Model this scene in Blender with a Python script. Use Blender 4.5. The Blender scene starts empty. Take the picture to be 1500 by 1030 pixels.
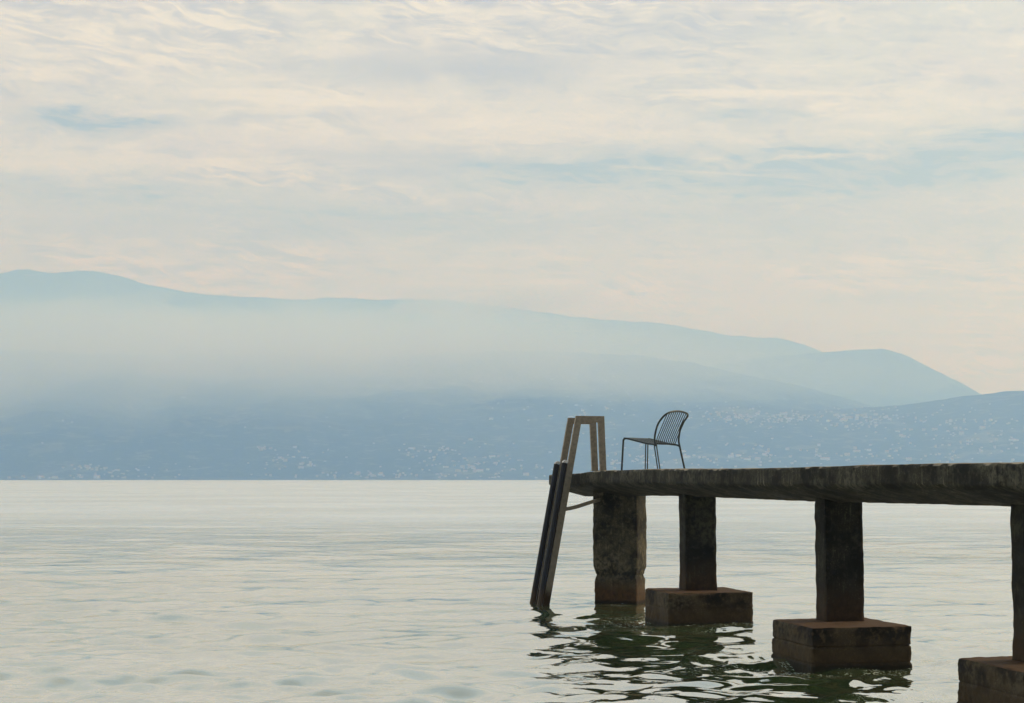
import bpy, bmesh, math, random
import numpy as np
from mathutils import Vector, noise, Matrix

random.seed(7)
rng = np.random.default_rng(11)
S = bpy.context.scene
COL = S.collection
R = math.radians

# ------------------------------------------------------------------ helpers
def link(name, me, mat=None, parent=None):
    o = bpy.data.objects.new(name, me)
    COL.objects.link(o)
    if mat is not None:
        me.materials.append(mat)
    if parent is not None:
        o.parent = parent
    return o

def tag(o, label=None, cat=None, group=None, kind=None):
    if label: o['label'] = label
    if cat: o['category'] = cat
    if group: o['group'] = group
    if kind: o['kind'] = kind
    return o

def empty(name, loc, label, cat, group=None):
    o = bpy.data.objects.new(name, None)
    COL.objects.link(o)
    o.location = loc
    o.empty_display_size = 0.2
    return tag(o, label, cat, group)

def mesh_from(name, verts, faces, smooth=False):
    me = bpy.data.meshes.new(name)
    me.from_pydata([tuple(v) for v in verts], [], faces)
    me.update()
    if smooth:
        me.polygons.foreach_set('use_smooth', [True] * len(me.polygons))
    return me

def grid_mesh(name, V, nr, nc, smooth=True):
    """V: (nr*nc,3) array laid out row by row"""
    idx = np.arange(nr * nc).reshape(nr, nc)
    q = np.stack([idx[:-1, :-1], idx[:-1, 1:], idx[1:, 1:], idx[1:, :-1]], -1).reshape(-1, 4)
    me = bpy.data.meshes.new(name)
    me.vertices.add(len(V))
    me.vertices.foreach_set('co', np.ascontiguousarray(V, np.float32).ravel())
    me.loops.add(q.size)
    me.loops.foreach_set('vertex_index', q.astype(np.int32).ravel())
    me.polygons.add(len(q))
    me.polygons.foreach_set('loop_start', np.arange(0, q.size, 4, dtype=np.int32))
    me.polygons.foreach_set('loop_total', np.full(len(q), 4, np.int32))
    me.polygons.foreach_set('use_smooth', np.full(len(q), smooth, bool))
    me.update(calc_edges=True)
    me.validate()
    return me

def catmull(P, sub=6):
    P = [Vector(p) for p in P]
    out = []
    n = len(P)
    for i in range(n - 1):
        p0, p1, p2, p3 = P[max(i - 1, 0)], P[i], P[i + 1], P[min(i + 2, n - 1)]
        for k in range(sub):
            t = k / sub
            out.append(0.5 * ((2 * p1) + (p2 - p0) * t + (2 * p0 - 5 * p1 + 4 * p2 - p3) * t * t
                              + (3 * p1 - p0 - 3 * p2 + p3) * t ** 3))
    out.append(P[-1])
    return out

class MB:
    """collects tubes, bars and boxes of ONE mesh"""
    def __init__(self):
        self.v, self.f = [], []
    def tube(self, pts, r, n=10, sub=6):
        pts = catmull(pts, sub) if sub > 1 else [Vector(p) for p in pts]
        ups = None
        rings = []
        for i, p in enumerate(pts):
            a = pts[max(i - 1, 0)]; b = pts[min(i + 1, len(pts) - 1)]
            t = (b - a).normalized()
            if ups is None:
                ups = t.orthogonal().normalized()
            ups = (ups - t * ups.dot(t)).normalized()
            s = t.cross(ups)
            base = len(self.v)
            for k in range(n):
                an = 2 * math.pi * k / n
                self.v.append(p + (ups * math.cos(an) + s * math.sin(an)) * r)
            rings.append(base)
        for a, b in zip(rings[:-1], rings[1:]):
            for k in range(n):
                self.f.append((a + k, a + (k + 1) % n, b + (k + 1) % n, b + k))
        self.f.append(tuple(rings[0] + k for k in reversed(range(n))))
        self.f.append(tuple(rings[-1] + k for k in range(n)))
        return self
    def prism(self, poly, side, t):
        """extrude a planar polygon by +-t/2 along side"""
        base = len(self.v); n = len(poly)
        for sg in (-.5, .5):
            for p in poly:
                self.v.append(Vector(p) + side * (t * sg))
        self.f.append(tuple(base + k for k in reversed(range(n))))
        self.f.append(tuple(base + n + k for k in range(n)))
        for k in range(n):
            j = (k + 1) % n
            self.f.append((base + k, base + j, base + n + j, base + n + k))
        return self
    def build(self, name, mat, parent=None, smooth=True, bevel=0):
        me = mesh_from(name, self.v, self.f)
        bm = bmesh.new(); bm.from_mesh(me)
        bmesh.ops.recalc_face_normals(bm, faces=bm.faces)
        if bevel:
            bmesh.ops.bevel(bm, geom=list(bm.edges), offset=bevel, segments=2, affect='EDGES', profile=.7)
        bm.to_mesh(me); bm.free()
        if smooth:
            me.polygons.foreach_set('use_smooth', [True] * len(me.polygons))
        return link(name, me, mat, parent)

# ------------------------------------------------------------------ node helpers
class NT:
    def __init__(self, tree):
        self.t = tree
        tree.nodes.clear()
    def n(self, typ, **kw):
        nd = self.t.nodes.new(typ)
        for k, v in kw.items():
            setattr(nd, k, v)
        return nd
    def l(self, a, b):
        self.t.links.new(a, b)
    def put(self, sock, v):
        if hasattr(v, 'is_linked') or hasattr(v, 'links'):
            self.l(v, sock)
        else:
            sock.default_value = v
    def math(self, op, a, b=0.0, c=0.0, clamp=False):
        nd = self.n('ShaderNodeMath', operation=op, use_clamp=clamp)
        self.put(nd.inputs[0], a); self.put(nd.inputs[1], b)
        if op in ('MULTIPLY_ADD', 'SMOOTH_MIN', 'COMPARE', 'WRAP'):
            self.put(nd.inputs[2], c)
        return nd.outputs[0]
    def vmath(self, op, a, b=(0, 0, 0)):
        nd = self.n('ShaderNodeVectorMath', operation=op)
        self.put(nd.inputs[0], a); self.put(nd.inputs[1], b)
        return nd.outputs[0]
    def mix(self, f, a, b, blend='MIX'):
        nd = self.n('ShaderNodeMix', data_type='RGBA', blend_type=blend)
        self.put(nd.inputs[0], f)
        self.put(nd.inputs[6], a if not isinstance(a, tuple) else (*a, 1)[:4])
        self.put(nd.inputs[7], b if not isinstance(b, tuple) else (*b, 1)[:4])
        return nd.outputs[2]
    def noise(self, vec, scale, detail=4, rough=.55, dist=0.0):
        nd = self.n('ShaderNodeTexNoise')
        self.put(nd.inputs['Vector'], vec)
        nd.inputs['Scale'].default_value = scale
        nd.inputs['Detail'].default_value = detail
        nd.inputs['Roughness'].default_value = rough
        nd.inputs['Distortion'].default_value = dist
        return nd.outputs[0]
    def ramp(self, v, lo, hi, a=0.0, b=1.0, smooth=True):
        nd = self.n('ShaderNodeMapRange', interpolation_type='SMOOTHSTEP' if smooth else 'LINEAR')
        self.put(nd.inputs[0], v)
        nd.inputs[1].default_value = lo; nd.inputs[2].default_value = hi
        nd.inputs[3].default_value = a; nd.inputs[4].default_value = b
        return nd.outputs[0]
    def sep(self, v):
        nd = self.n('ShaderNodeSeparateXYZ'); self.put(nd.inputs[0], v)
        return nd.outputs
    def comb(self, x, y, z=0.0):
        nd = self.n('ShaderNodeCombineXYZ')
        self.put(nd.inputs[0], x); self.put(nd.inputs[1], y); self.put(nd.inputs[2], z)
        return nd.outputs[0]

def new_mat(name):
    m = bpy.data.materials.new(name); m.use_nodes = True
    t = NT(m.node_tree)
    out = t.n('ShaderNodeOutputMaterial')
    return m, t, out

def principled(t, out, color, rough=.6, metal=0.0, spec=.5, normal=None):
    b = t.n('ShaderNodeBsdfPrincipled')
    t.put(b.inputs['Base Color'], color if not isinstance(color, tuple) else (*color, 1)[:4])
    t.put(b.inputs['Roughness'], rough)
    b.inputs['Metallic'].default_value = metal
    b.inputs['Specular IOR Level'].default_value = spec
    if normal is not None:
        t.l(normal, b.inputs['Normal'])
    t.l(b.outputs[0], out.inputs[0])
    return b

def bump(t, h, strength, dist):
    nd = t.n('ShaderNodeBump')
    nd.inputs['Strength'].default_value = strength
    nd.inputs['Distance'].default_value = dist
    t.l(h, nd.inputs['Height'])
    return nd.outputs[0]

# ------------------------------------------------------------------ materials
def concrete(name, dark, mid, light, band_lo, band_hi, band, band_amt=.8, streak=True, topcol=None):
    """weathered lakeside concrete: blotches, runs of dirt, lichen, an algae band by the waterline"""
    m, t, out = new_mat(name)
    geo = t.n('ShaderNodeNewGeometry')
    P = geo.outputs['Position']
    x, y, z = t.sep(P)[:3]
    n1 = t.noise(P, 3.2, 6, .62)
    n2 = t.noise(P, 17, 6, .68)
    n3 = t.noise(P, 75, 4, .7)
    n0 = t.noise(P, 1.4, 3, .5, .4)
    c = t.mix(t.ramp(n1, .42, .60), dark, mid)
    c = t.mix(t.ramp(n2, .50, .66, 0, .8), c, tuple(v * 1.5 for v in mid))
    c = t.mix(t.math('MULTIPLY', t.ramp(n0, .50, .68), t.ramp(n2, .38, .60, 0, .7)), c, tuple(.5 * a_ + .5 * b_ for a_, b_ in zip(mid, light)))
    c = t.mix(t.ramp(n1, .44, .30, 0, .8), c, tuple(v * .6 for v in dark))
    if streak:
        sv = t.comb(t.math('MULTIPLY', x, 1.0), t.math('MULTIPLY', y, 1.0), t.math('MULTIPLY', z, .13))
        st = t.noise(sv, 26, 5, .6)
        c = t.mix(t.math('MULTIPLY', t.ramp(st, .56, .72, 0, .75), t.ramp(n1, .45, .62)), c, light)
        c = t.mix(t.ramp(st, .46, .26, 0, .7), c, tuple(d * .55 for d in dark))
    sp = t.math('MULTIPLY', t.ramp(n3, .56, .68), t.ramp(n1, .44, .62))
    c = t.mix(t.math('MULTIPLY', sp, .8), c, light)
    zz = t.math('ADD', z, t.math('MULTIPLY', t.math('SUBTRACT', n1, .5), .22))
    bf = t.ramp(zz, band_hi, band_lo, 0, band_amt)
    bc = t.mix(t.ramp(n2, .35, .7), band, tuple(b * .42 for b in band))
    c = t.mix(bf, c, bc)
    # always-wet rim where the lake laps
    c = t.mix(t.ramp(t.math('ADD', z, t.math('MULTIPLY', t.math('SUBTRACT', n2, .5), .12)), .075, .03, 0, .75), c, (.009, .010, .006))
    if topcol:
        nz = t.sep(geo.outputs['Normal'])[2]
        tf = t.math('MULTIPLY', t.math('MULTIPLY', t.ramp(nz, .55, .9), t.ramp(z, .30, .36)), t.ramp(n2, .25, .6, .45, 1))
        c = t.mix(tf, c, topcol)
    h = t.math('ADD', t.math('MULTIPLY', n2, .7), t.math('MULTIPLY', n3, .45))
    principled(t, out, c, .85, spec=.25, normal=bump(t, h, .6, .010))
    return m

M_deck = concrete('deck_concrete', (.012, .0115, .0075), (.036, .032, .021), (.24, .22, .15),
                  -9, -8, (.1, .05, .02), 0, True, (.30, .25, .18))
M_col = concrete('column_concrete', (.013, .013, .010), (.025, .023, .017), (.12, .12, .075),
                 .40, .85, (.085, .048, .022), .7, True)
M_endcol = concrete('end_pillar_concrete', (.022, .021, .015), (.075, .064, .040), (.32, .26, .16),
                    .14, .40, (.105, .055, .022), .9, True)
M_foot = concrete('footing_concrete', (.014, .011, .007), (.060, .042, .022), (.15, .13, .085),
                  .10, .30, (.075, .048, .020), .75, False, (.105, .060, .032))

def simple(name, col, col2, rough, metal=0, spec=.5, sc=30, bs=.2):
    m, t, out = new_mat(name)
    P = t.n('ShaderNodeNewGeometry').outputs['Position']
    n = t.noise(P, sc, 5, .6)
    z = t.sep(P)[2]
    c = t.mix(t.ramp(n, .35, .7), col, col2)
    # algae on whatever stands in the water
    c = t.mix(t.ramp(t.math('ADD', z, t.math('MULTIPLY', n, .25)), .42, .22), c, (.06, .035, .016))
    principled(t, out, c, t.ramp(n, .3, .7, rough * .8, rough * 1.2), metal, spec, bump(t, n, bs, .002))
    return m
M_steel = simple('brushed_steel', (.28, .235, .17), (.20, .17, .125), .40, .6, .5, 22)
M_rubber = simple('black_rubber', (.010, .011, .014), (.018, .019, .022), .5, 0, .4, 40)
M_cap = simple('polished_steel', (.75, .72, .68), (.62, .60, .56), .3, .8, .5, 60)
M_chair = simple('chair_enamel', (.010, .020, .020), (.016, .027, .026), .38, 0, .5, 60)

# ------------------------------------------------------------------ frame of the jetty
AX = Vector((-.215, .977, 0)).normalized()      # along the jetty, out into the lake
RT = Vector((AX.y, -AX.x, 0))                   # to its right
C0 = Vector((3.95, 12.35, 0))
TOP = 1.835
def J(s, r, z):                                 # s along, r to the right
    return C0 + AX * s + RT * r + Vector((0, 0, z))

# ------------------------------------------------------------------ water
EYE = 1.72
feet = []      # (centre x, y, half size) of what stands in the water
def wave_field(X, Y, D):
    """height of the lake: long swell, chop and ripples; the short waves stop where the mesh gets too coarse"""
    H = np.zeros_like(X)
    cell = D * D / (EYE * 1638.0) * 1.0 + .02
    W = np.random.default_rng(5)
    groups = [(10, 3.0, 6.5, .0050, .36), (22, 1.2, 2.8, .0034, .38), (46, .45, 1.2, .0026, .48),
              (50, .16, .42, .0015, .5)]
    # patches of calmer and rougher water
    patch = .75 + .35 * np.sin(X * .23 + 1.3 * np.sin(Y * .11)) * np.sin(Y * .17 + .8 * np.sin(X * .19 + 1))
    band = np.sin(Y * .9 + X * .13 + 1.6 * np.sin(X * .21 + 2)) + .8 * np.sin(Y * .37 - X * .09 + 1.2 * np.sin(X * .33)) + .6 * np.sin(X * .5 + Y * .21)
    ruff = .35 + 1.3 * np.clip(band * .6, 0, 1)
    for gi, (n, l0, l1, amp, spread) in enumerate(groups):
        for k in range(n):
            lam = l0 * (l1 / l0) ** W.random()
            th = W.normal(0, spread) + math.pi * .5 + .18
            kx, ky = math.cos(th) * 2 * math.pi / lam, math.sin(th) * 2 * math.pi / lam
            ph = W.random() * 6.283
            a = amp * (lam / l0) ** .8 * (.5 + W.random())
            fade = np.clip((lam / np.maximum(cell, 1e-3) - 1.6) / 2.2, 0, 1)
            arg = kx * X + ky * Y + ph + .35 * np.sin(.31 * X + .4 * k) * np.sin(.27 * Y + k)
            s = np.sin(arg)
            s = s + .18 * np.cos(2 * arg)           # slightly peaked crests
            H += a * s * fade * (1, 1, patch, ruff)[gi]
    # rings spreading from the footings and the pillar
    for (fx, fy, hs, am) in feet:
        d = np.sqrt((X - fx) ** 2 + (Y - fy) ** 2)
        q = np.maximum(d - hs, 0)
        H += am * np.exp(-q / .9) * np.sin(q * 2 * math.pi / .42 + 1.3 * np.sin(3 * np.arctan2(Y - fy, X - fx)))
        H += .5 * am * np.exp(-q / .5) * np.sin(X * 31 + 2 * np.sin(Y * 17)) * np.sin(Y * 27 + 2 * np.sin(X * 13 + 1))
    return H

def water_material():
    m, t, out = new_mat('lake_water')
    geo = t.n('ShaderNodeNewGeometry')
    P = geo.outputs['Position']
    at = t.n('ShaderNodeAttribute', attribute_name='chop')
    mp = t.n('ShaderNodeMapping'); mp.inputs['Scale'].default_value = (.55, 1.0, 1)
    t.l(P, mp.inputs[0])
    r1 = t.noise(mp.outputs[0], 5.5, 3, .55, .4)
    r2 = t.noise(mp.outputs[0], .9, 4, .6, .3)
    mp2 = t.n('ShaderNodeMapping'); mp2.inputs['Scale'].default_value = (.4, 1.0, 1)
    t.l(P, mp2.inputs[0])
    r3 = t.noise(mp2.outputs[0], .11, 6, .68, .4)
    ch = at.outputs['Fac']
    hgt = t.math('ADD', t.math('MULTIPLY', r1, .0035), t.math('MULTIPLY', r2, t.math('MULTIPLY_ADD', ch, .28, .012)))
    hgt = t.math('ADD', hgt, t.math('MULTIPLY', t.math('MULTIPLY', r3, ch), .75))
    bm_ = bump(t, hgt, 1.0, 1.0)
    lw = t.n('ShaderNodeLayerWeight'); lw.inputs['Blend'].default_value = .5
    t.l(bm_, lw.inputs['Normal'])
    lw2 = t.n('ShaderNodeLayerWeight'); lw2.inputs['Blend'].default_value = .5
    fac = t.math('ADD', t.math('MULTIPLY', lw.outputs['Facing'], t.math('SUBTRACT', 1.0, ch)), t.math('MULTIPLY', lw2.outputs['Facing'], ch))
    mp3 = t.n('ShaderNodeMapping'); mp3.inputs['Scale'].default_value = (.045, .075, 1)
    t.l(P, mp3.inputs[0])
    gust = t.noise(mp3.outputs[0], 1.0, 9, .68, .5)          # cat's paws: breeze roughening the lake in streaks
    refl = t.math('MULTIPLY', t.math('POWER', fac, .95), t.ramp(gust, .36, .62, 1.0, .90))
    g = t.n('ShaderNodeBsdfGlossy')
    g.inputs['Color'].default_value = (1.0, .99, .955, 1)
    t.l(t.ramp(at.outputs['Fac'], 0, 1, .025, .20, False), g.inputs['Roughness'])
    t.l(bm_, g.inputs['Normal'])
    d = t.n('ShaderNodeBsdfDiffuse')
    d.inputs['Color'].default_value = (.046, .082, .026, 1)
    mx = t.n('ShaderNodeMixShader')
    t.l(refl, mx.inputs[0]); t.l(d.outputs[0], mx.inputs[1]); t.l(g.outputs[0], mx.inputs[2])
    # froth and bubbles stirred up round the footings
    fo = t.n('ShaderNodeAttribute', attribute_name='froth')
    b1 = t.noise(P, 42, 3, .6); b2 = t.noise(P, 4.5, 4, .6, .8)
    fm = t.math('MULTIPLY', fo.outputs['Fac'], t.ramp(b2, .44, .60))
    fm = t.math('MULTIPLY', fm, t.ramp(b1, .53, .61))
    wd = t.n('ShaderNodeBsdfDiffuse'); wd.inputs['Color'].default_value = (.55, .60, .50, 1)
    mf = t.n('ShaderNodeMixShader')
    t.l(fm, mf.inputs[0]); t.l(mx.outputs[0], mf.inputs[1]); t.l(wd.outputs[0], mf.inputs[2])
    t.l(mf.outputs[0], out.inputs[0])
    return m
M_water = water_material()

def set_attr(me, name, arr):
    a = me.attributes.new(name, 'FLOAT', 'POINT')
    a.data.foreach_set('value', np.ascontiguousarray(arr, np.float32).ravel())

# ------------------------------------------------------------------ rough concrete solids
def rough_box(name, w, d, z0, z1, step, amp, mat, parent, frame, inset=None, nseed=0, smooth=True):
    """a box with worn faces and chipped edges; frame(a,b,z) -> world; inset(z) pulls the sides in"""
    def lin(a, b):
        n = max(2, int(round((b - a) / step)))
        return [a + (b - a) * k / n for k in range(n + 1)]
    A, B, Z = lin(-w / 2, w / 2), lin(-d / 2, d / 2), lin(z0, z1)
    loop = [(a, -d / 2) for a in A[:-1]] + [(w / 2, b) for b in B[:-1]] + \
           [(a, d / 2) for a in reversed(A[1:])] + [(-w / 2, b) for b in reversed(B[1:])]
    verts, faces = [], []
    n = len(loop)
    def rough(p, sc=1):
        q = Vector(p) + Vector((nseed * 7.3, nseed * 3.1, nseed))
        return (noise.fractal(q * 4, 1, 2, 4) * .6 + noise.fractal(q * 17, 1, 2, 3) * .5) * amp * sc
    def worn(a, b, z):
        ins = inset(z) if inset else 0
        ea = w / 2 - abs(a); eb = d / 2 - abs(b); ez = z1 - z
        e2 = sorted((ea, eb, ez))[1]
        chip = max(0, 1 - e2 / .03)
        q = Vector((a + nseed, b, z)) * 6
        chip *= .005 + .032 * max(0, noise.noise(q) + .1) * (amp / .012)
        k = 1 - (ins + chip) / (w / 2); kb = 1 - (ins + chip) / (d / 2)
        r_ = rough((a, b, z))
        return a * k + (r_ if ea < 1e-6 else 0) * (1 if a > 0 else -1), b * kb + (r_ if eb < 1e-6 else 0) * (1 if b > 0 else -1), z - chip * .8 * (ez < .05) + (r_ * .6 if ez < 1e-6 else 0)
    for z in Z:
        for (a, b) in loop:
            verts.append(frame(*worn(a, b, z)))
    for i in range(len(Z) - 1):
        for k in range(n):
            j = (k + 1) % n
            faces.append((i * n + k, i * n + j, (i + 1) * n + j, (i + 1) * n + k))
    base = len(verts); na = len(A); nb = len(B)
    for b in B:
        for a in A:
            verts.append(frame(*worn(a, b, z1)))
    for i in range(nb - 1):
        for k in range(na - 1):
            q = base + i * na + k
            faces.append((q, q + 1, q + 1 + na, q + na))
    me = mesh_from(name, verts, faces, smooth)
    bm = bmesh.new(); bm.from_mesh(me)
    bmesh.ops.remove_doubles(bm, verts=bm.verts, dist=.0006)
    bmesh.ops.recalc_face_normals(bm, faces=bm.faces)
    bm.to_mesh(me); bm.free()
    me.polygons.foreach_set('use_smooth', [smooth] * len(me.polygons))
    me.set_sharp_from_angle(angle=R(32))
    return link(name, me, mat, parent)

# ------------------------------------------------------------------ deck slab
def build_deck():
    root = empty('jetty_deck', J(4, 0, TOP - .1),
                 'long dark weathered concrete jetty slab with a tapering underside, resting on the columns', 'jetty')
    s0, s1 = -7.2, 12.55
    ns = int((s1 - s0) / .035)
    EL, ER = .72, .60
    prof = []
    # outline from top centre to the left edge, round underneath, to the right edge and back
    def outline(th, ridge):
        pts = []
        for k in range(10): pts.append((ER - (ER + EL) * k / 10, 0.0))
        pts.append((-EL, 0.0))
        for k in range(1, 8): pts.append((-EL, -th * k / 8))
        pts.append((-EL, -th))
        nU = 12
        for k in range(1, nU + 1):
            f = k / nU
            pts.append((-EL + f * (EL - .16), -th - (ridge - th) * (f ** .85)))
        for k in range(nU + 1):
            f = 1 - k / nU
            pts.append((.16 + (1 - f) * (ER - .16), -th - (ridge - th) * (f ** .85)))
        for k in range(1, 8): pts.append((ER, -th * (1 - k / 8)))
        return pts
    verts, faces = [], []
    for i in range(ns + 1):
        s = s0 + (s1 - s0) * i / ns
        th = .178 - .022 * min(1, max(0, (s - 9.5) / 2))
        ridge = .325
        q1 = min(1, max(0, (s - 9.9) / 1.0)); q1 = q1 * q1 * (3 - 2 * q1)
        q2 = min(1, max(0, (s - 10.7) / 1.8))
        droop = -.026 * q1 - .018 * q2
        droop += .006 * math.sin(s * .9 + 1) * (s < 9)
        O = outline(th, ridge)
        for (r, z) in O:
            p = Vector((r * 1.0, s, z))
            e = noise.fractal(Vector((r * 3, s * 3.2, z * 5 + 3)), 1, 2, 5)
            e2 = noise.fractal(Vector((r * 9 + 5, s * 13, z * 13)), 1, 2, 3)
            dx = dz = 0
            if abs(r + EL) < 1e-6 or abs(r - ER) < 1e-6:
                sg = -1 if r < 0 else 1
                dx = sg * (e * .003 + e2 * .003)
                if z > -1e-6 or abs(z + th) < 1e-6:
                    dx -= sg * (.008 + .016 * max(0, e2 + .25))
                    dz = (-1 if z > -1e-6 else 1) * (.004 + .011 * max(0, noise.noise(Vector((r, s * 7, 9)))))
            else:
                dz = e * .006 + e2 * .003
            dz += noise.fractal(Vector((0, s * 1.3, 4)), 1, 2, 4) * .005
            verts.append(J(s, r + dx, TOP + z + droop + dz) - root.location)
    n = len(outline(.17, .3))
    for i in range(ns):
        for k in range(n):
            j = (k + 1) % n
            faces.append((i * n + k, (i + 1) * n + k, (i + 1) * n + j, i * n + j))
    faces.append(tuple(range(n)))
    faces.append(tuple(ns * n + k for k in reversed(range(n))))
    me = mesh_from('slab', verts, faces, True)
    bm = bmesh.new(); bm.from_mesh(me)
    bmesh.ops.recalc_face_normals(bm, faces=bm.faces)
    bm.to_mesh(me); bm.free()
    me.polygons.foreach_set('use_smooth', [True] * len(me.polygons))
    if hasattr(me, 'set_sharp_from_angle'):
        me.set_sharp_from_angle(angle=R(40))
    link('slab', me, M_deck, root)
    return root
build_deck()

# ------------------------------------------------------------------ columns on footings
def axis_frame(origin, right, back):
    return lambda a, b, z: origin + right * a + back * b + Vector((0, 0, z))

def column_on_footing(corner, fw, fd, ftop, ca, cb, cw, cd, nseed, label_c):
    """corner: near left corner of the footing on the water; column corner at (ca, cb) inside it"""
    corner = Vector(corner)
    root = empty('jetty_column', corner + RT * fw / 2 + AX * fd / 2, label_c, 'column',
                 'concrete columns carrying the jetty')
    loc = root.location
    fr = axis_frame(Vector((0, 0, 0)), RT, AX)
    def ins(z):
        g = 0
        for zs in (.055, .21):
            g += (.012 if nseed == 2 else .005) * max(0, 1 - abs(z - zs) / .013)
        return g - (.002 if z < .21 else 0) - (.006 if z < .055 else 0)
    rough_box('footing', fw, fd, -.35, ftop, .0125, .008, M_foot, root, fr, ins, nseed)
    cc = RT * (ca + cw / 2 - fw / 2) + AX * (cb + cd / 2 - fd / 2)
    fr2 = axis_frame(cc, RT, AX)
    def shaft_inset(z):
        return .002 * math.sin(z * 2.2 + nseed) - .006 * max(0, 1 - (z - ftop) / .2)
    rough_box('shaft', cw, cd, ftop - .03, TOP - .27, .022, .0045, M_col, root, fr2, shaft_inset, nseed + 20)
    feet.append((loc.x, loc.y, .52, .013))
    return root

column_on_footing((1.82, 19.2, 0), 1.04, .95, .40, .33, .36, .395, .26, 1,
                  'slim concrete column on a plain dark footing, next to the wide end pillar')
column_on_footing((2.705, 14.9, 0), .97, 1.0, .385, .385, .58, .39, .26, 2,
                  'dark square column on a footing with board seams and a brown top, seen whole')
column_on_footing((3.56, 11.5, 0), 1.25, 1.0, .385, .33, .50, .40, .26, 3,
                  'closest column, cut off by the right edge of the photo with its footing')

# the wide pillar at the lake end, standing straight in the water, a little askew
def end_pillar():
    o = Vector((1.50, 22.92, 0))
    root = empty('end_pillar', o, 'wide stained concrete pillar standing straight in the water beside the ladder, without a footing', 'pillar')
    a = R(-24)
    rt = Vector((math.cos(a), math.sin(a), 0)); bk = Vector((-rt.y, rt.x, 0))
    fr = axis_frame(Vector((0, 0, 0)), rt, bk)
    def ins(z):
        g = .020 * math.exp(-((z - .42) / .06) ** 2) + (.012 if z < .42 else 0)
        return g + .003 * math.sin(z * 5)
    rough_box('shaft', .65, .42, -.9, TOP - .27, .020, .009, M_endcol, root, fr, ins, 9)
    feet.append((o.x, o.y, .35, .006))
end_pillar()

# ------------------------------------------------------------------ swim ladder
def ladder():
    base = Vector((.883, 22.7, 0))
    side = AX
    root = empty('swim_ladder', base, 'steel swim ladder with bent handrails and black fender tubes at the jetty end', 'ladder')
    def P(p, z, off=0.0):
        return RT * p + AX * off + Vector((0, 0, z))
    W = .088; T = .055; ZT = 2.597
    sl = .475 / 2.6                                  # lean of the leg per metre of height
    for off, dz in ((0, 0), (.43, -.012)):
        zt = ZT + dz
        def pc(z): return .045 - sl * (ZT - z)       # centre of the slanted leg at height z
        h = W / 2 * 1.02
        # one bent tube: leg from under water, over the top, down to the deck
        leg = [P(pc(-.7) - h, -.7, off), P(pc(-.7) + h, -.7, off),
               P(pc(zt - W) + h, zt - W, off), P(.405 - W, zt - W, off), P(.432 - W, TOP + .004, off),
               P(.432, TOP + .004, off), P(.405, zt, off), P(pc(zt) - h, zt, off)]
        m = MB(); m.prism(leg, side, T)
        m.build('stringer', M_steel, root, smooth=False, bevel=.007)
        # base plate on the deck
        m = MB(); m.prism([P(.335, TOP + .001, off), P(.45, TOP + .001, off), P(.45, TOP + .010, off), P(.335, TOP + .010, off)], side, .10)
        m.build('base_plate', M_steel, root, smooth=False)
        # black fender tube on the lake side
        zt2 = 1.945 + dz
        m = MB()
        m.tube([P(pc(-.55) - .088, -.55, off), P(pc(.6) - .088, .6, off), P(pc(1.3) - .088, 1.3, off), P(pc(zt2) - .088, zt2, off)], .040, 16, 1)
        m.build('fender_tube', M_rubber, root, smooth=False)
        m = MB()
        m.prism([P(pc(zt2) - .125, zt2 + .003, off), P(pc(zt2) - .035, zt2 + .003, off), P(pc(zt2) - .035, zt2 + .03, off), P(pc(zt2) - .085, zt2 + .042, off), P(pc(zt2) - .105, zt2 + .03, off)], side, .052)
        m.build('fender_cap', M_cap, root, smooth=False, bevel=.003)
    for z in (-.35, -.08, .19, .46, .73, 1.0, 1.27, 1.54):
        c = .045 - sl * (ZT - z)
        m = MB(); m.prism([P(c - .034, z, .215), P(c + .034, z, .215), P(c + .034, z + .025, .215), P(c - .034, z + .025, .215)], side, .43 - T)
        m.build('tread', M_steel, root, smooth=False)
    # bent bar from the near stringer back to the pillar
    z0 = 1.31
    c0 = .045 - sl * (ZT - z0) + .040
    mid = [P(c0, z0), P(c0 + .15, z0 + .030), P(c0 + .40, z0 + .105), P(c0 + .655, z0 + .155, .14)]
    m = MB()
    pts = catmull(mid, 6)
    top = [p + Vector((0, 0, .028)) for p in pts]; bot = [p - Vector((0, 0, .028)) for p in reversed(pts)]
    nb = len(pts)
    for p in pts:
        for sg in (-1, 1):
            m.v.append(p + Vector((0, 0, .026 * sg)) - AX * .012)
            m.v.append(p + Vector((0, 0, .026 * sg)) + AX * .012)
    for i in range(nb - 1):
        a, b = i * 4, (i + 1) * 4
        for k0, k1 in ((0, 1), (1, 3), (3, 2), (2, 0)):
            m.f.append((a + k0, a + k1, b + k1, b + k0))
    m.f.append((0, 1, 3, 2)); e = (nb - 1) * 4; m.f.append((e, e + 2, e + 3, e + 1))
    m.build('wall_bracket', M_steel, root, smooth=False)
    feet.append((base.x - .43, base.y + .05, .06, .004))
ladder()

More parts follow.
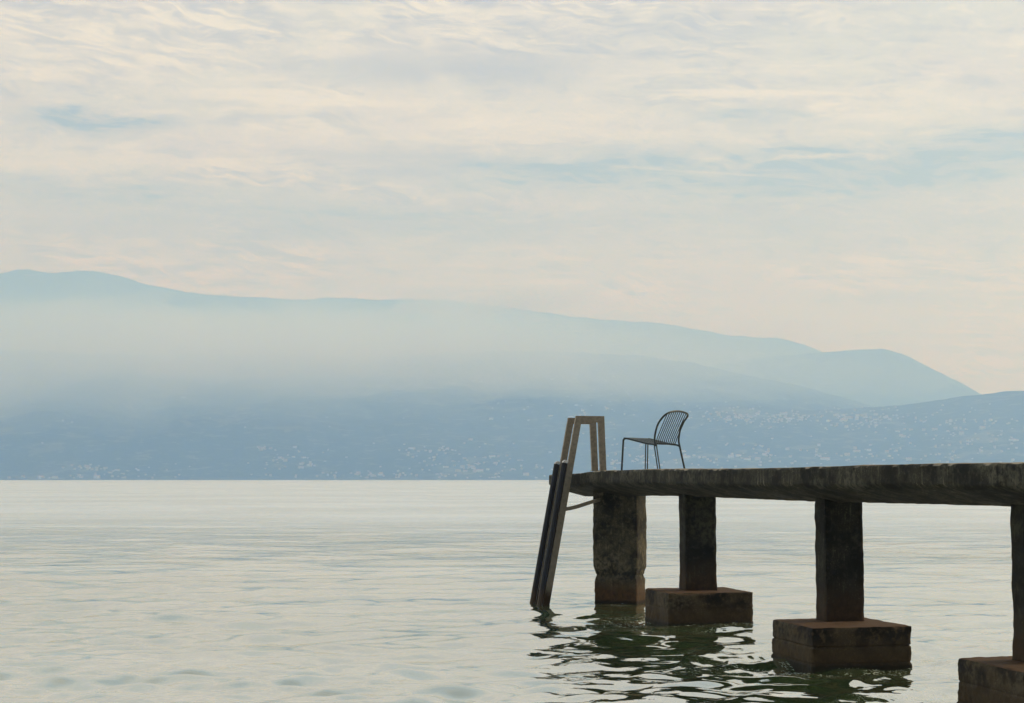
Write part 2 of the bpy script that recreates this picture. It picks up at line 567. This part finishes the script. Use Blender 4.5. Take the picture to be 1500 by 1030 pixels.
# ------------------------------------------------------------------ chair
def chair():
    ctr = Vector((1.811, 21.2, TOP + .003))
    root = empty('wire_chair', ctr, 'dark green metal chair with a rounded wire back, alone on the jetty facing the lake', 'chair')
    root.rotation_euler = (0, 0, 0)
    wv = Vector((.363, .414, 0)).normalized(); dv = Vector((.414, -.363, 0)).normalized()
    def Q(u, v, z): return wv * u + dv * v + Vector((0, 0, z * .945))
    r = .0128
    UR = .262
    half = [(0, 0, .33), (0, -.012, .40), (0, -.006, .47), (.003, .020, .57), (.003, .060, .645), (.005, .108, .700), (.018, .145, .738), (.055, .165, .763), (.11, .171, .778), (.18, .173, .788), (.262, .173, .792)]
    V0 = .245
    arch = [(-UR + a, V0 + v, z) for a, v, z in half] + [(UR - a, V0 + v, z) for a, v, z in reversed(half[:-1])]
    m = MB(); m.tube([Q(*p) for p in arch], r, 10, 5); m.build('back_frame', M_chair, root)
    cv = [Vector(p) for p in catmull(arch, 8)]
    def on_arch(u):
        best = min((p for p in cv if p.z > .6), key=lambda p: abs(p.x - u))
        return best
    n = 11
    m = MB()
    for k in range(n):
        u = -.222 + .444 * k / (n - 1)
        p = on_arch(u)
        m.tube([Q(u * .93, V0 - .075, .350), Q(u * .94, V0 - .035, .362), Q(u * .95, V0 - .014, .40), Q(u * .96, V0 + .003, .45), Q(u, p.y, p.z)], .0060, 8, 6)
    m.build('backrest', M_chair, root)
    m = MB()
    for k in range(17):
        u = -.225 + .45 * k / 16
        m.tube([Q(u, -.262, .434), Q(u, -.20, .426), Q(u * .98, -.03, .387), Q(u * .95, .12, .355), Q(u * .93, V0 - .075, .350)], .0055, 8, 4)
    m.tube([Q(-.25, -.265, .434), Q(.25, -.265, .434)], r * .9, 10, 1)
    m.tube([Q(-.235, .02, .366), Q(.235, .02, .366)], r * .6, 8, 1)
    m.build('seat', M_chair, root)
    for sg in (-1, 1):
        m = MB()
        m.tube([Q(sg * .25, -.262, .428), Q(sg * .25, -.22, .431), Q(sg * .249, -.06, .395), Q(sg * .247, .10, .358), Q(sg * .250, .17, .350), Q(sg * .256, V0 - .03, .342), Q(sg * UR, V0, .325)], r * .95, 10, 5)
        m.build('side_rail', M_chair, root)
    def twin(pts, name='leg'):
        m = MB()
        for o in (-.0145, .0145):
            m.tube([Q(u, v, z) + (RT * o) for u, v, z in pts], .0078, 8, 4)
        m.tube([Q(*pts[-1]) - RT * .017 + Vector((0, 0, .006)), Q(*pts[-1]) + RT * .017 + Vector((0, 0, .006))], .006, 8, 1)
        m.build(name, M_chair, root)
    def single(pts):
        m = MB(); m.tube([Q(*p) for p in pts], r, 10, 5); m.build('leg', M_chair, root)
    single([(-.25, -.235, .4305), (-.25, -.255, .428), (-.25, -.271, .412), (-.252, -.276, .38), (-.26, -.298, 0)])
    twin([(.25, -.255, .425), (.252, -.270, .39), (.256, -.280, .2), (.26, -.290, 0)])
    twin([(-UR, V0, .34), (-.264, V0 + .008, .28), (-.268, V0 + .035, .13), (-.27, V0 + .058, 0)])
    single([(UR, V0, .34), (.264, V0 + .012, .28), (.268, V0 + .045, .13), (.27, V0 + .075, 0)])
chair()

# ------------------------------------------------------------------ lake mesh
def lake():
    # fine fan in front of the shore, real waves
    D = []
    y = 4.5
    while y < 420:
        D.append(y); y += max(.03, .5 * y * y / (EYE * 1638))
    D = np.array(D)
    az = np.radians(np.concatenate([np.linspace(-48, -22, 90, endpoint=False), np.linspace(-22, 22, 620), np.linspace(22.3, 48, 90)]))
    DD, AA = np.meshgrid(D, az, indexing='ij')
    X = DD * np.tan(AA); Y = DD
    H = wave_field(X, Y, DD)
    H *= np.clip((420 - DD) / 150, 0, 1)
    V = np.stack([X, Y, H], -1).reshape(-1, 3)
    me = grid_mesh('lake_water', V, len(D), len(az))
    chop = np.clip(np.log(DD / 24) / np.log(80 / 24), 0, 1)
    set_attr(me, 'chop', chop)
    fr = np.zeros_like(X)
    for (fx, fy, hs, am) in feet:
        d_ = np.sqrt((X - fx + .25) ** 2 + (Y - fy - .1) ** 2)
        fr = np.maximum(fr, np.clip(1.15 - (d_ - hs) / .95, 0, 1) * min(1, am / .013))
    set_attr(me, 'froth', fr)
    o = link('lake_water', me, M_water)
    tag(o, kind='structure', label='pale green lake water with gentle ripples around the jetty')
    # the open lake beyond and beside it
    xe0 = 420 * math.tan(R(48)); xn = 4.5 * math.tan(R(48))
    v = [(-xn, 4.5, 0), (xn, 4.5, 0), (xe0, D[-1], 0), (-xe0, D[-1], 0),
         (-7800, -250, 0), (7800, -250, 0), (7800, D[-1], 0), (-7800, D[-1], 0), (7800, 11500, 0), (-7800, 11500, 0)]
    xe = D[-1] * math.tan(R(48)); v[2] = (xe, D[-1], 0); v[3] = (-xe, D[-1], 0)
    f = [(4, 5, 1, 0), (5, 6, 2, 1), (4, 0, 3, 7), (7, 3, 2, 6, 8, 9)]
    me = mesh_from('open_lake', v, f)
    set_attr(me, 'chop', np.ones(len(v)))
    o = link('open_lake', me, M_water)
    tag(o, kind='structure', label='open lake water reaching to the far shore')
lake()

# ------------------------------------------------------------------ mountains across the lake
def hill_material(name, a, b, c_):
    m, t, out = new_mat(name)
    P = t.n('ShaderNodeNewGeometry').outputs['Position']
    n1 = t.noise(P, .0035, 6, .6)
    n2 = t.noise(P, .02, 6, .65)
    n3 = t.noise(P, .006, 4, .5, .8)
    n4 = t.noise(P, .06, 3, .6)
    c = t.mix(t.ramp(n1, .35, .65), a, b)
    c = t.mix(t.ramp(n4, .42, .62), tuple(v * .55 for v in a), c)
    c = t.mix(t.math('MULTIPLY', t.ramp(n2, .54, .66), .75), c, c_)
    c = t.mix(t.math('MULTIPLY', t.ramp(n3, .60, .66), .5), c, c_)
    principled(t, out, c, .95, spec=.1)
    return m
M_hill = hill_material('wooded_hillside', (.012, .022, .016), (.036, .048, .030), (.17, .16, .10))
M_far = hill_material('far_mountainside', (.016, .024, .020), (.042, .050, .038), (.13, .125, .10))

F0, CX, HZ = 2400.0, 750.0, 702.2
def ridge_fn(pts):
    xs = np.array([p[0] for p in pts], float); ys = np.array([p[1] for p in pts], float)
    def f(ax):              # ax = X/D, returns z/D of the skyline seen from the shore
        x = ax * F0 + CX
        return (HZ - np.interp(x, xs, ys)) / F0
    return f

def fbm(X, Y, sc, seed, octv=5):
    r = np.random.default_rng(seed)
    out = np.zeros_like(X); a = 1.0; f = 1.0 / sc
    for _ in range(octv):
        for k in range(3):
            th = r.random() * 6.283; ph = r.random() * 6.283
            out += a / 3 * np.sin((X * math.cos(th) + Y * math.sin(th)) * f * 6.283 + ph + 1.7 * np.sin((X * math.sin(th + 1) + Y * math.cos(th + 1)) * f * 3.1 + ph * 2))
        a *= .52; f *= 2.05
    return out

class Hill:
    def __init__(self, name, pts, d0, dr, rough, seed, g=1.0, nx=620, nd=130, mat=None, label='', span=.46, jag=.0012):
        self.rf = ridge_fn(pts); self.d0, self.dr, self.g = d0, dr, g
        self.rough, self.seed, self.jag = rough, seed, jag
        t = np.concatenate([np.linspace(-.02, 1, nd), np.linspace(1.02, 1.6, 22)])
        ax = np.linspace(-span, span, nx)
        T, A = np.meshgrid(t, ax, indexing='ij')
        Dm = d0 + T * (dr - d0)
        X = A * (.35 * dr + .65 * Dm); Y = Dm
        Z = self.height(X, Y)
        me = grid_mesh(name, np.stack([X, Y, Z], -1).reshape(-1, 3), len(t), nx)
        o = link(name, me, mat)
        tag(o, kind='structure', label=label)
    def height(self, X, Y):
        T = (Y - self.d0) / (self.dr - self.d0)
        A = X / (.35 * self.dr + .65 * Y)
        H = self.rf(A) * self.dr + self.jag * self.dr * fbm(X, np.zeros_like(X), 700, self.seed + 9, 6)
        up = np.clip(T, 0, 1) ** self.g
        back = np.clip(T - 1, 0, 1)
        z = H * up * (1 - .9 * back) - 8 * np.clip(-T * 50, 0, 1)
        rel = fbm(X, Y * .6, 1100, self.seed, 6)
        return z + self.rough * rel * np.clip(T, 0, 1) * np.clip(1.0 - T, 0, 1) * 2.2

near = Hill('hillside', [(-300, 500), (0, 512), (150, 518), (400, 522), (600, 520), (750, 514), (850, 517), (925, 521), (1000, 530), (1060, 541), (1140, 560), (1240, 585), (1400, 625), (1700, 660)],
            4500, 7600, 46, 3, .92, label='wooded blue hillside across the lake with scattered villages', mat=M_hill)
right = Hill('headland', [(500, 690), (700, 660), (850, 620), (960, 600), (1050, 591), (1200, 598), (1320, 594), (1380, 588), (1440, 578), (1475, 572), (1500, 570), (1560, 560), (1700, 540), (1900, 530)],
             4350, 5700, 20, 5, .9, label='nearer slope rising at the right with a long village on it', mat=M_hill)
mid = Hill('round_mountain', [(700, 640), (900, 560), (1030, 538), (1100, 525), (1150, 519), (1205, 515), (1250, 511.5), (1295, 511.5), (1330, 523), (1380, 546), (1440, 578), (1500, 610), (1650, 660)],
           8300, 10300, 46, 8, 1.0, label='rounded blue mountain at the right of the range', mat=M_far, jag=.0008)
far = Hill('mountain_range', [(-400, 420), (-150, 405), (0, 397), (18, 392), (38, 391), (75, 399), (110, 394), (150, 398), (205, 412), (270, 427), (310, 432), (420, 437), (480, 436), (560, 439), (640, 437), (720, 446), (800, 457), (870, 466), (930, 470), (990, 474), (1050, 487), (1100, 492), (1140, 494), (1180, 505), (1215, 520), (1300, 560), (1500, 640), (1700, 680)],
           10600, 13000, 70, 12, 1.05, label='long pale mountain range behind the haze', mat=M_far, jag=.0008)

# ------------------------------------------------------------------ houses on the far shore
def house_material(name, col):
    m, t, out = new_mat(name)
    P = t.n('ShaderNodeNewGeometry').outputs['Position']
    n = t.noise(P, .15, 3)
    principled(t, out, t.mix(n, tuple(c * .85 for c in col), col), .85, spec=.2)
    return m
H_wall = [house_material('plaster_' + k, c) for k, c in (('cream', (.52, .46, .38)), ('white', (.64, .62, .58)), ('rose', (.44, .34, .28)))]
H_roof = house_material('terracotta_tiles', (.42, .24, .17))
def house_mesh(L, D_, h, rise, wall):
    v = [(-L/2, -D_/2, -6), (L/2, -D_/2, -6), (L/2, D_/2, -6), (-L/2, D_/2, -6),
         (-L/2, -D_/2, h), (L/2, -D_/2, h), (L/2, D_/2, h), (-L/2, D_/2, h), (-L/2, 0, h + rise), (L/2, 0, h + rise)]
    f = [(0, 1, 5, 4), (2, 3, 7, 6), (1, 2, 6, 9, 5), (3, 0, 4, 8, 7)]
    e = .5
    v += [(-L/2 - e, -D_/2 - e, h - .25), (L/2 + e, -D_/2 - e, h - .25), (L/2 + e, 0, h + rise + .12), (-L/2 - e, 0, h + rise + .12), (L/2 + e, D_/2 + e, h - .25), (-L/2 - e, D_/2 + e, h - .25)]
    f += [(10, 11, 12, 13), (13, 12, 14, 15)]
    me = mesh_from('house', v, f)
    me.materials.append(wall); me.materials.append(H_roof)
    for i, p in enumerate(me.polygons):
        p.material_index = 1 if i >= 4 else 0
    return me
H_mesh = [house_mesh(L, D_, h, r_, H_wall[w]) for (L, D_, h, r_, w) in
          ((12, 9, 8, 2.2, 0), (16, 10, 9, 2.4, 1), (22, 11, 10, 2.4, 0), (10, 9, 9, 2.0, 2), (30, 12, 8, 2.2, 1), (14, 10, 11, 2.0, 0))]
def ray_hit(hills, x, y):
    """where the line of sight at this bearing meets a slope of the hills"""
    ax = (x - CX) / F0; el = (HZ - y) / F0
    Dl = np.arange(4300, 7700, 6.0)
    best = None
    for hl in hills:
        z = hl.height(ax * Dl, Dl)
        ok = np.nonzero((z > EYE + el * Dl) & (z > .5) & (Dl > hl.d0))[0]
        if len(ok):
            d = Dl[ok[0]]
            if best is None or d < best[1]:
                best = (ax * d, d, z[ok[0]])
    return best
# cluster: bearing, height, spread, count, size, label, group
clusters = [
 (105, 700, 70, 2.0, 14, 1.0, 'pale house in the lakeside row at the foot of the left hillside', 'lakeside houses at the left'),
 (128, 687, 14, 2.2, 9, 1.0, 'small house in the cluster just above the left shore', 'houses just above the left shore'),
 (190, 692, 45, 5, 10, .8, 'small scattered house low on the left hillside', 'scattered houses low on the left hillside'),
 (384, 659, 10, 1.2, 8, .9, 'house in the short row halfway along the left hillside', 'short row of houses on the left hillside'),
 (430, 676, 34, 10, 20, .9, 'house in the hamlet on the lower middle hillside', 'hamlet on the lower hillside'),
 (545, 697, 60, 2.5, 14, .9, 'house strung along the middle shore', 'houses along the middle shore'),
 (640, 665, 40, 6, 12, .9, 'house in the loose group on the slope left of the ladder', 'houses on the slope left of the ladder'),
 (705, 686, 52, 9, 34, .9, 'house in the village low on the slope just left of the ladder', 'village left of the ladder'),
 (560, 568, 40, 3, 14, .9, 'tiny house on the misty upper terrace of the hillside', 'houses on the misty upper terrace'),
 (690, 560, 50, 5, 18, .9, 'tiny house high on the hillside below the mist', 'houses high below the mist'),
 (850, 550, 60, 10, 14, .9, 'tiny house high up above the ladder', 'houses high above the ladder'),
 (820, 600, 70, 14, 10, .9, 'isolated house on the slope behind the ladder', 'isolated houses behind the ladder'),
 (935, 672, 45, 14, 18, 1.0, 'house seen low behind the chair', 'houses behind the chair'),
 (1075, 612, 32, 6, 30, 1.0, 'house in the village band right of the chair', 'village band right of the chair'),
 (1160, 614, 26, 5, 24, 1.0, 'house in the middle of the long village band', 'middle of the long village band'),
 (1262, 613, 36, 8, 42, 1.0, 'house in the densest part of the village band at the right', 'densest part of the village'),
 (1395, 625, 60, 12, 26, 1.0, 'house scattered on the slope at the far right', 'houses at the far right'),
 (1290, 668, 110, 9, 24, 1.0, 'house scattered low on the slope above the jetty slab', 'houses low above the jetty'),
 (1080, 672, 70, 9, 20, 1.0, 'house low on the slope right of the chair', 'houses low right of the chair'),
 (1000, 560, 170, 22, 4, .8, 'lone house high on the slope above the chair', 'lone houses high above the chair'),
 (650, 620, 300, 34, 5, .8, 'lone house in the middle of the wooded hillside', 'lone houses on the wooded hillside'),
 (1180, 640, 200, 26, 6, .9, 'lone house on the slope below the village band', 'lone houses below the village band'),
 (1440, 652, 45, 12, 12, 1.1, 'house low on the rightmost slope', 'houses low on the rightmost slope'),
]
hr = random.Random(21)
rest_v, rest_f = [], []
n_house = 0
for (cx, cy, sx, sy, cnt, sc, lab, grp) in clusters:
    for k in range(int(cnt * (1.7 if cx < 460 else 2.2)) + (4 if cx < 460 else 14)):
        big = k < cnt * .74
        x = cx + hr.gauss(0, .6) * sx * (1.15 if big else 2.0); y = cy + hr.gauss(0, .6) * sy * (1.1 if big else 1.9)
        y = min(y, 701.2)
        hit = ray_hit((near, right), x, y)
        if hit is None: continue
        loc = Vector((hit[0], hit[1] + 3, hit[2])); rz = hr.gauss(0, .5)
        if big and n_house < 298:
            n_house += 1
            o = bpy.data.objects.new('house', hr.choice(H_mesh))
            COL.objects.link(o)
            o.location = loc
            o.rotation_euler = (0, 0, rz)
            s_ = sc * hr.uniform(.35, .75)
            o.scale = (s_ * hr.uniform(.8, 1.3), s_, s_)
            tag(o, lab, 'house', grp)
        else:
            me = H_mesh[0]; s_ = sc * hr.uniform(.32, .6)
            M = Matrix.Translation(loc) @ Matrix.Rotation(rz, 4, 'Z') @ Matrix.Scale(s_, 4)
            base = len(rest_v)
            rest_v += [M @ v.co for v in me.vertices]
            rest_f += [tuple(base + i for i in p.vertices) for p in me.polygons]
me = mesh_from('far_houses', rest_v, rest_f)
me.materials.append(H_wall[0]); me.materials.append(H_roof)
me.polygons.foreach_set('material_index', [1 if i % 6 >= 4 else 0 for i in range(len(me.polygons))])
o = link('far_houses', me)
tag(o, 'the smallest houses sprinkled over the far hillside', kind='stuff')

# ------------------------------------------------------------------ air
def volume_mat(name, color, density, aniso):
    m, t, out = new_mat(name)
    v = t.n('ShaderNodeVolumePrincipled')
    v.inputs['Color'].default_value = (*color, 1)
    v.inputs['Density'].default_value = density
    v.inputs['Anisotropy'].default_value = aniso
    v.inputs['Absorption Color'].default_value = (1, 1, 1, 1)
    t.l(v.outputs[0], out.inputs['Volume'])
    return m
def haze_box():
    x0, x1, y0, y1, z0, z1 = -8000, 8000, -300, 17500, -10, 1760
    v = [(x, y, z) for z in (z0, z1) for y in (y0, y1) for x in (x0, x1)]
    f = [(0, 2, 3, 1), (4, 5, 7, 6), (0, 1, 5, 4), (1, 3, 7, 5), (3, 2, 6, 7), (2, 0, 4, 6)]
    o = link('haze', mesh_from('haze', v, f), volume_mat('haze_air', (.30, .535, 1.0), 3.05e-4, .3))
    tag(o, kind='stuff', label='pale blue haze over the lake')
haze_box()

def mist(name, cx, cy, D_, rpx, ry, zpx, tau, seed, lump, label):
    """a bank thick in the middle and thinning to nothing at its rim"""
    bm = bmesh.new()
    bmesh.ops.create_icosphere(bm, subdivisions=6, radius=1)
    c = Vector(((cx - CX) / F0 * D_, D_, EYE + (HZ - cy) / F0 * D_))
    rx, rz = rpx / F0 * D_, zpx / F0 * D_
    for v in bm.verts:
        p = v.co.copy()
        k = 1 + lump * noise.fractal(Vector((p.x * rx / rz * .7, p.y * 1.2, p.z * 1.3)) + Vector((seed, seed * 2, 0)), 1, 2, 6)
        thin = max(.004, (1 - p.z * p.z)) ** 1.7 * max(.02, 1 - p.x * p.x) ** .5
        v.co = c + Vector((p.x * rx * k, p.y * ry * thin * (.55 + .45 * k), p.z * rz * k))
    me = bpy.data.meshes.new(name); bm.to_mesh(me); bm.free()
    me.polygons.foreach_set('use_smooth', [True] * len(me.polygons))
    o = link(name, me, volume_mat(name + '_air', (.66, .86, 1.0), tau / (2 * ry), .1))
    tag(o, kind='stuff', label=label)
mist('mist', 60, 518, 4750, 950, 480, 112, 2.1, 1, .30, 'pale mist bank lying across the upper left hillside')
mist('mist', 640, 512, 5150, 560, 520, 82, 1.3, 3, .30, 'pale mist between the hillside and the range')
mist('mist', 1060, 548, 4900, 380, 420, 58, .7, 12, .28, 'thin mist on the hillside above the village')
mist('mist', 350, 488, 9800, 640, 500, 50, .6, 8, .3, 'thin mist veiling the upper face of the range')
mist('mist', 690, 450, 11600, 130, 350, 26, 2.2, 5, .6, 'small cloud clinging to the middle of the mountain ridge')
mist('mist', 110, 455, 9500, 120, 260, 22, .5, 15, .6, 'wisp of mist below the left summit')
mist('mist', 620, 428, 11700, 46, 200, 13, 1.0, 23, .8, 'small torn cloud rising just left of the ridge cloud')
mist('mist', 745, 432, 11700, 60, 220, 17, .9, 27, .8, 'torn cloud rising just right of the ridge cloud')
mist('mist', 330, 540, 5000, 260, 300, 20, .7, 31, .7, 'low wisp along the bottom of the mist bank')
mist('mist', 520, 520, 5000, 200, 300, 18, .6, 35, .7, 'low wisp above the misty upper terrace')
mist('mist', 800, 438, 11600, 110, 300, 16, .8, 18, .7, 'wisp of cloud above the middle of the ridge')

# ------------------------------------------------------------------ sky
SUN_AZ, SUN_EL = R(72), R(38)
def sky():
    w = bpy.data.worlds.new('World'); S.world = w
    w.use_nodes = True
    t = NT(w.node_tree)
    out = t.n('ShaderNodeOutputWorld')
    bg = t.n('ShaderNodeBackground'); bg.inputs['Strength'].default_value = .1
    nis = t.n('ShaderNodeTexSky', sky_type='NISHITA')
    nis.sun_disc = False; nis.sun_elevation = SUN_EL; nis.sun_rotation = SUN_AZ
    d = t.n('ShaderNodeTexCoord').outputs['Generated']
    dx, dy, dz = t.sep(d)[:3]
    az = t.math('ARCTAN2', dx, dy)
    el = t.math('ARCSINE', dz)
    zz = t.math('ADD', t.math('MAXIMUM', dz, 0.0), .07)
    q = t.comb(t.math('DIVIDE', dx, zz), t.math('DIVIDE', dy, zz), 0.0)
    # direction noise used to break up the edges of everything
    nA = t.noise(q, 1.1, 7, .58, .35)
    nB = t.noise(q, 3.4, 7, .62, .5)
    # ripples: fine, nearly level rows
    qs = t.n('ShaderNodeMapping'); t.l(q, qs.inputs[0])
    qs.inputs['Rotation'].default_value = (0, 0, R(-14)); qs.inputs['Scale'].default_value = (.8, 3.2, 1)
    nC = t.noise(qs.outputs[0], 2.6, 6, .6, .25)
    nD = t.noise(t.comb(t.math('MULTIPLY', az, 9), t.math('MULTIPLY', el, 55)), 1.0, 6, .6, .3)
    nE = t.noise(t.comb(t.math('MULTIPLY', az, 5), t.math('ADD', t.math('MULTIPLY', el, 24), t.math('MULTIPLY', az, 2))), 1.0, 5, .55, .4)
    wob = t.math('MULTIPLY', t.math('SUBTRACT', nB, .5), .055)
    wel = t.math('ADD', el, t.math('MULTIPLY', wob, .55))
    waz = t.math('ADD', az, wob)
    def blob(x, y, rx, ry, tilt=0.0):
        a0 = math.atan((x - CX) / F0); e0 = math.atan((HZ - y) / F0)
        u = t.math('DIVIDE', t.math('SUBTRACT', waz, a0), rx / F0)
        v_ = t.math('SUBTRACT', wel, e0)
        if tilt:
            v_ = t.math('SUBTRACT', v_, t.math('MULTIPLY', t.math('SUBTRACT', waz, a0), tilt))
        v_ = t.math('DIVIDE', v_, ry / F0)
        r2 = t.math('ADD', t.math('MULTIPLY', u, u), t.math('MULTIPLY', v_, v_))
        return t.math('EXPONENT', t.math('MULTIPLY', r2, -1.0))
    def total(items):
        acc = None
        for amt, *b in items:
            g = t.math('MULTIPLY', blob(*b), amt)
            acc = g if acc is None else t.math('ADD', acc, g)
        return acc
    cream = (.715, .735, .685); mauve = (.475, .455, .50); pink = (.74, .695, .695); white = (.95, .94, .87)
    c = t.mix(t.ramp(nA, .36, .66), cream, pink)
    c = t.mix(t.math('MULTIPLY', t.ramp(nC, .47, .66), t.ramp(nE, .40, .62, .1, .5)), c, mauve)
    nW = t.noise(t.comb(t.math('MULTIPLY', az, 14), t.math('MULTIPLY', el, 24)), 1.0, 3, .5)
    er = t.math('ADD', el, t.math('MULTIPLY', t.math('SUBTRACT', nW, .5), .035))
    nM = t.noise(t.comb(t.math('MULTIPLY', az, 30), t.math('ADD', t.math('MULTIPLY', er, 190), t.math('MULTIPLY', az, 26))), 1.0, 5, .62, .5)
    nF = t.noise(t.comb(t.math('MULTIPLY', az, 34), t.math('MULTIPLY', el, 90)), 1.0, 7, .62, .6)
    mk = t.math('MULTIPLY', t.ramp(nE, .42, .56), t.ramp(nA, .38, .55))
    c = t.mix(t.math('MULTIPLY', t.ramp(nM, .50, .60), t.math('MULTIPLY', mk, 1.0)), c, mauve)
    c = t.mix(t.math('MULTIPLY', t.ramp(nM, .48, .40), t.math('MULTIPLY', mk, 1.0)), c, white)
    c = t.mix(t.math('MULTIPLY', t.ramp(nF, .52, .68), .75), c, mauve)
    c = t.mix(t.math('MULTIPLY', t.ramp(nF, .46, .32), .7), c, white)
    c = t.mix(t.math('MULTIPLY', t.ramp(nC, .48, .34), t.ramp(nE, .35, .6, .2, .8)), c, white)
    lit = total([(.6, 820, 185, 260, 45, -.05), (.45, 500, 165, 300, 40), (.6, 1350, 175, 300, 35, -.05), (.5, 60, 235, 200, 30), (.6, 200, 60, 300, 60)])
    c = t.mix(t.math('MULTIPLY', lit, t.ramp(nC, .65, .35, .35, 1.0)), c, white)
    shade = total([(1.0, 690, 92, 260, 24), (.9, 600, 232, 170, 22), (.5, 1000, 40, 260, 30), (.7, 1250, 330, 420, 40), (.6, 450, 330, 300, 40), (.5, 100, 340, 200, 30)])
    c = t.mix(t.math('MULTIPLY', t.math('MINIMUM', shade, 1.0), t.ramp(nB, .3, .62, .55, 1.0)), c, mauve)
    # openings in the cloud
    veil = (.26, .275, .36)
    blue = t.mix(.62, nis.outputs[0], tuple(v * 10 for v in veil))
    gap = total([(1.5, 130, 190, 110, 17, .05), (1.2, 1480, 240, 240, 28, .05), (1.3, 1150, 256, 330, 36), (.8, 880, 245, 170, 18, .1), (.8, 1090, 170, 70, 13, -.1), (.7, 1165, 165, 40, 8, -.2),
                 (.8, 740, 235, 80, 12), (.6, 190, 282, 190, 10), (.5, 480, 318, 260, 26), (.45, 60, 300, 160, 20), (.35, 900, 330, 300, 18)])
    gf = t.math('MULTIPLY', gap, t.ramp(nC, .60, .38, .55, 1.2))
    gf = t.math('MULTIPLY', gf, t.ramp(nD, .70, .40, .5, 1.15), clamp=True)
    # bright puffs inside the opening
    puff = total([(1.0, 1040, 231, 40, 7), (.9, 1180, 236, 110, 6, .06), (.7, 1300, 229, 30, 6), (.6, 960, 215, 60, 8), (.9, 1130, 195, 60, 6)])
    gf = t.math('MULTIPLY', gf, t.math('SUBTRACT', 1.0, t.math('MINIMUM', puff, .95)))
    gf = t.math('MULTIPLY', gf, t.math('MULTIPLY', t.ramp(nM, .40, .58, 1.15, .6), t.ramp(nF, .34, .60, 1.4, .85)), clamp=True)
    # a faint contrail
    a0 = math.atan((1190 - CX) / F0); a1 = math.atan((850 - CX) / F0)
    line = t.math('SUBTRACT', el, t.math('ADD', t.math('MULTIPLY', t.math('SUBTRACT', az, a0), -.088), (HZ - 270) / F0))
    cl = t.math('EXPONENT', t.math('MULTIPLY', t.math('POWER', t.math('DIVIDE', line, 2.2 / F0), 2.0), -1))
    cl = t.math('MULTIPLY', cl, t.math('MULTIPLY', t.ramp(az, a1, a1 + .03), t.ramp(az, a0, a0 - .01)))
    cloud = t.vmath('SCALE', c); cloud.node.inputs[3].default_value = 10
    col = t.mix(gf, cloud, blue)
    col = t.mix(t.math('MULTIPLY', cl, .3), col, tuple(v * 10 for v in white))
    # unseen sky shaped for its light: bluer overhead, darkened behind to cut front fill
    hi = t.ramp(el, R(22), R(50))
    col = t.mix(hi, col, t.mix(t.ramp(nA, .35, .65), (8.6, 8.9, 8.6), (5.6, 7.2, 9.2)))
    bk = t.ramp(dy, .25, -.5)
    col = t.mix(t.math('MULTIPLY', bk, .8), col, (2.3, 2.7, 3.0))
    t.l(col, bg.inputs[0]); t.l(bg.outputs[0], out.inputs[0])
sky()

sd = bpy.data.lights.new('sun', 'SUN')
sd.energy = 1.9; sd.angle = R(12); sd.color = (1, .93, .82)
so = bpy.data.objects.new('sun', sd); COL.objects.link(so)
sv = Vector((math.sin(SUN_AZ) * math.cos(SUN_EL), math.cos(SUN_AZ) * math.cos(SUN_EL), math.sin(SUN_EL)))
so.rotation_euler = sv.to_track_quat('Z', 'Y').to_euler()
so.location = (60, 60, 80)

# ------------------------------------------------------------------ camera
cd_ = bpy.data.cameras.new('camera')
cd_.sensor_width = 36; cd_.lens = 36 * F0 / 1500
cd_.clip_start = .1; cd_.clip_end = 40000
co = bpy.data.objects.new('camera', cd_); COL.objects.link(co)
co.location = (0, 0, EYE)
co.rotation_euler = (R(90) + math.atan((HZ - 515) / F0), 0, 0)
S.camera = co

S.view_settings.view_transform = 'Standard'
S.view_settings.look = 'None'
S.view_settings.exposure = .10
S.view_settings.gamma = 1
S.render.engine = 'CYCLES'
S.cycles.use_denoising = True
S.cycles.volume_bounces = 8
S.cycles.max_bounces = 12
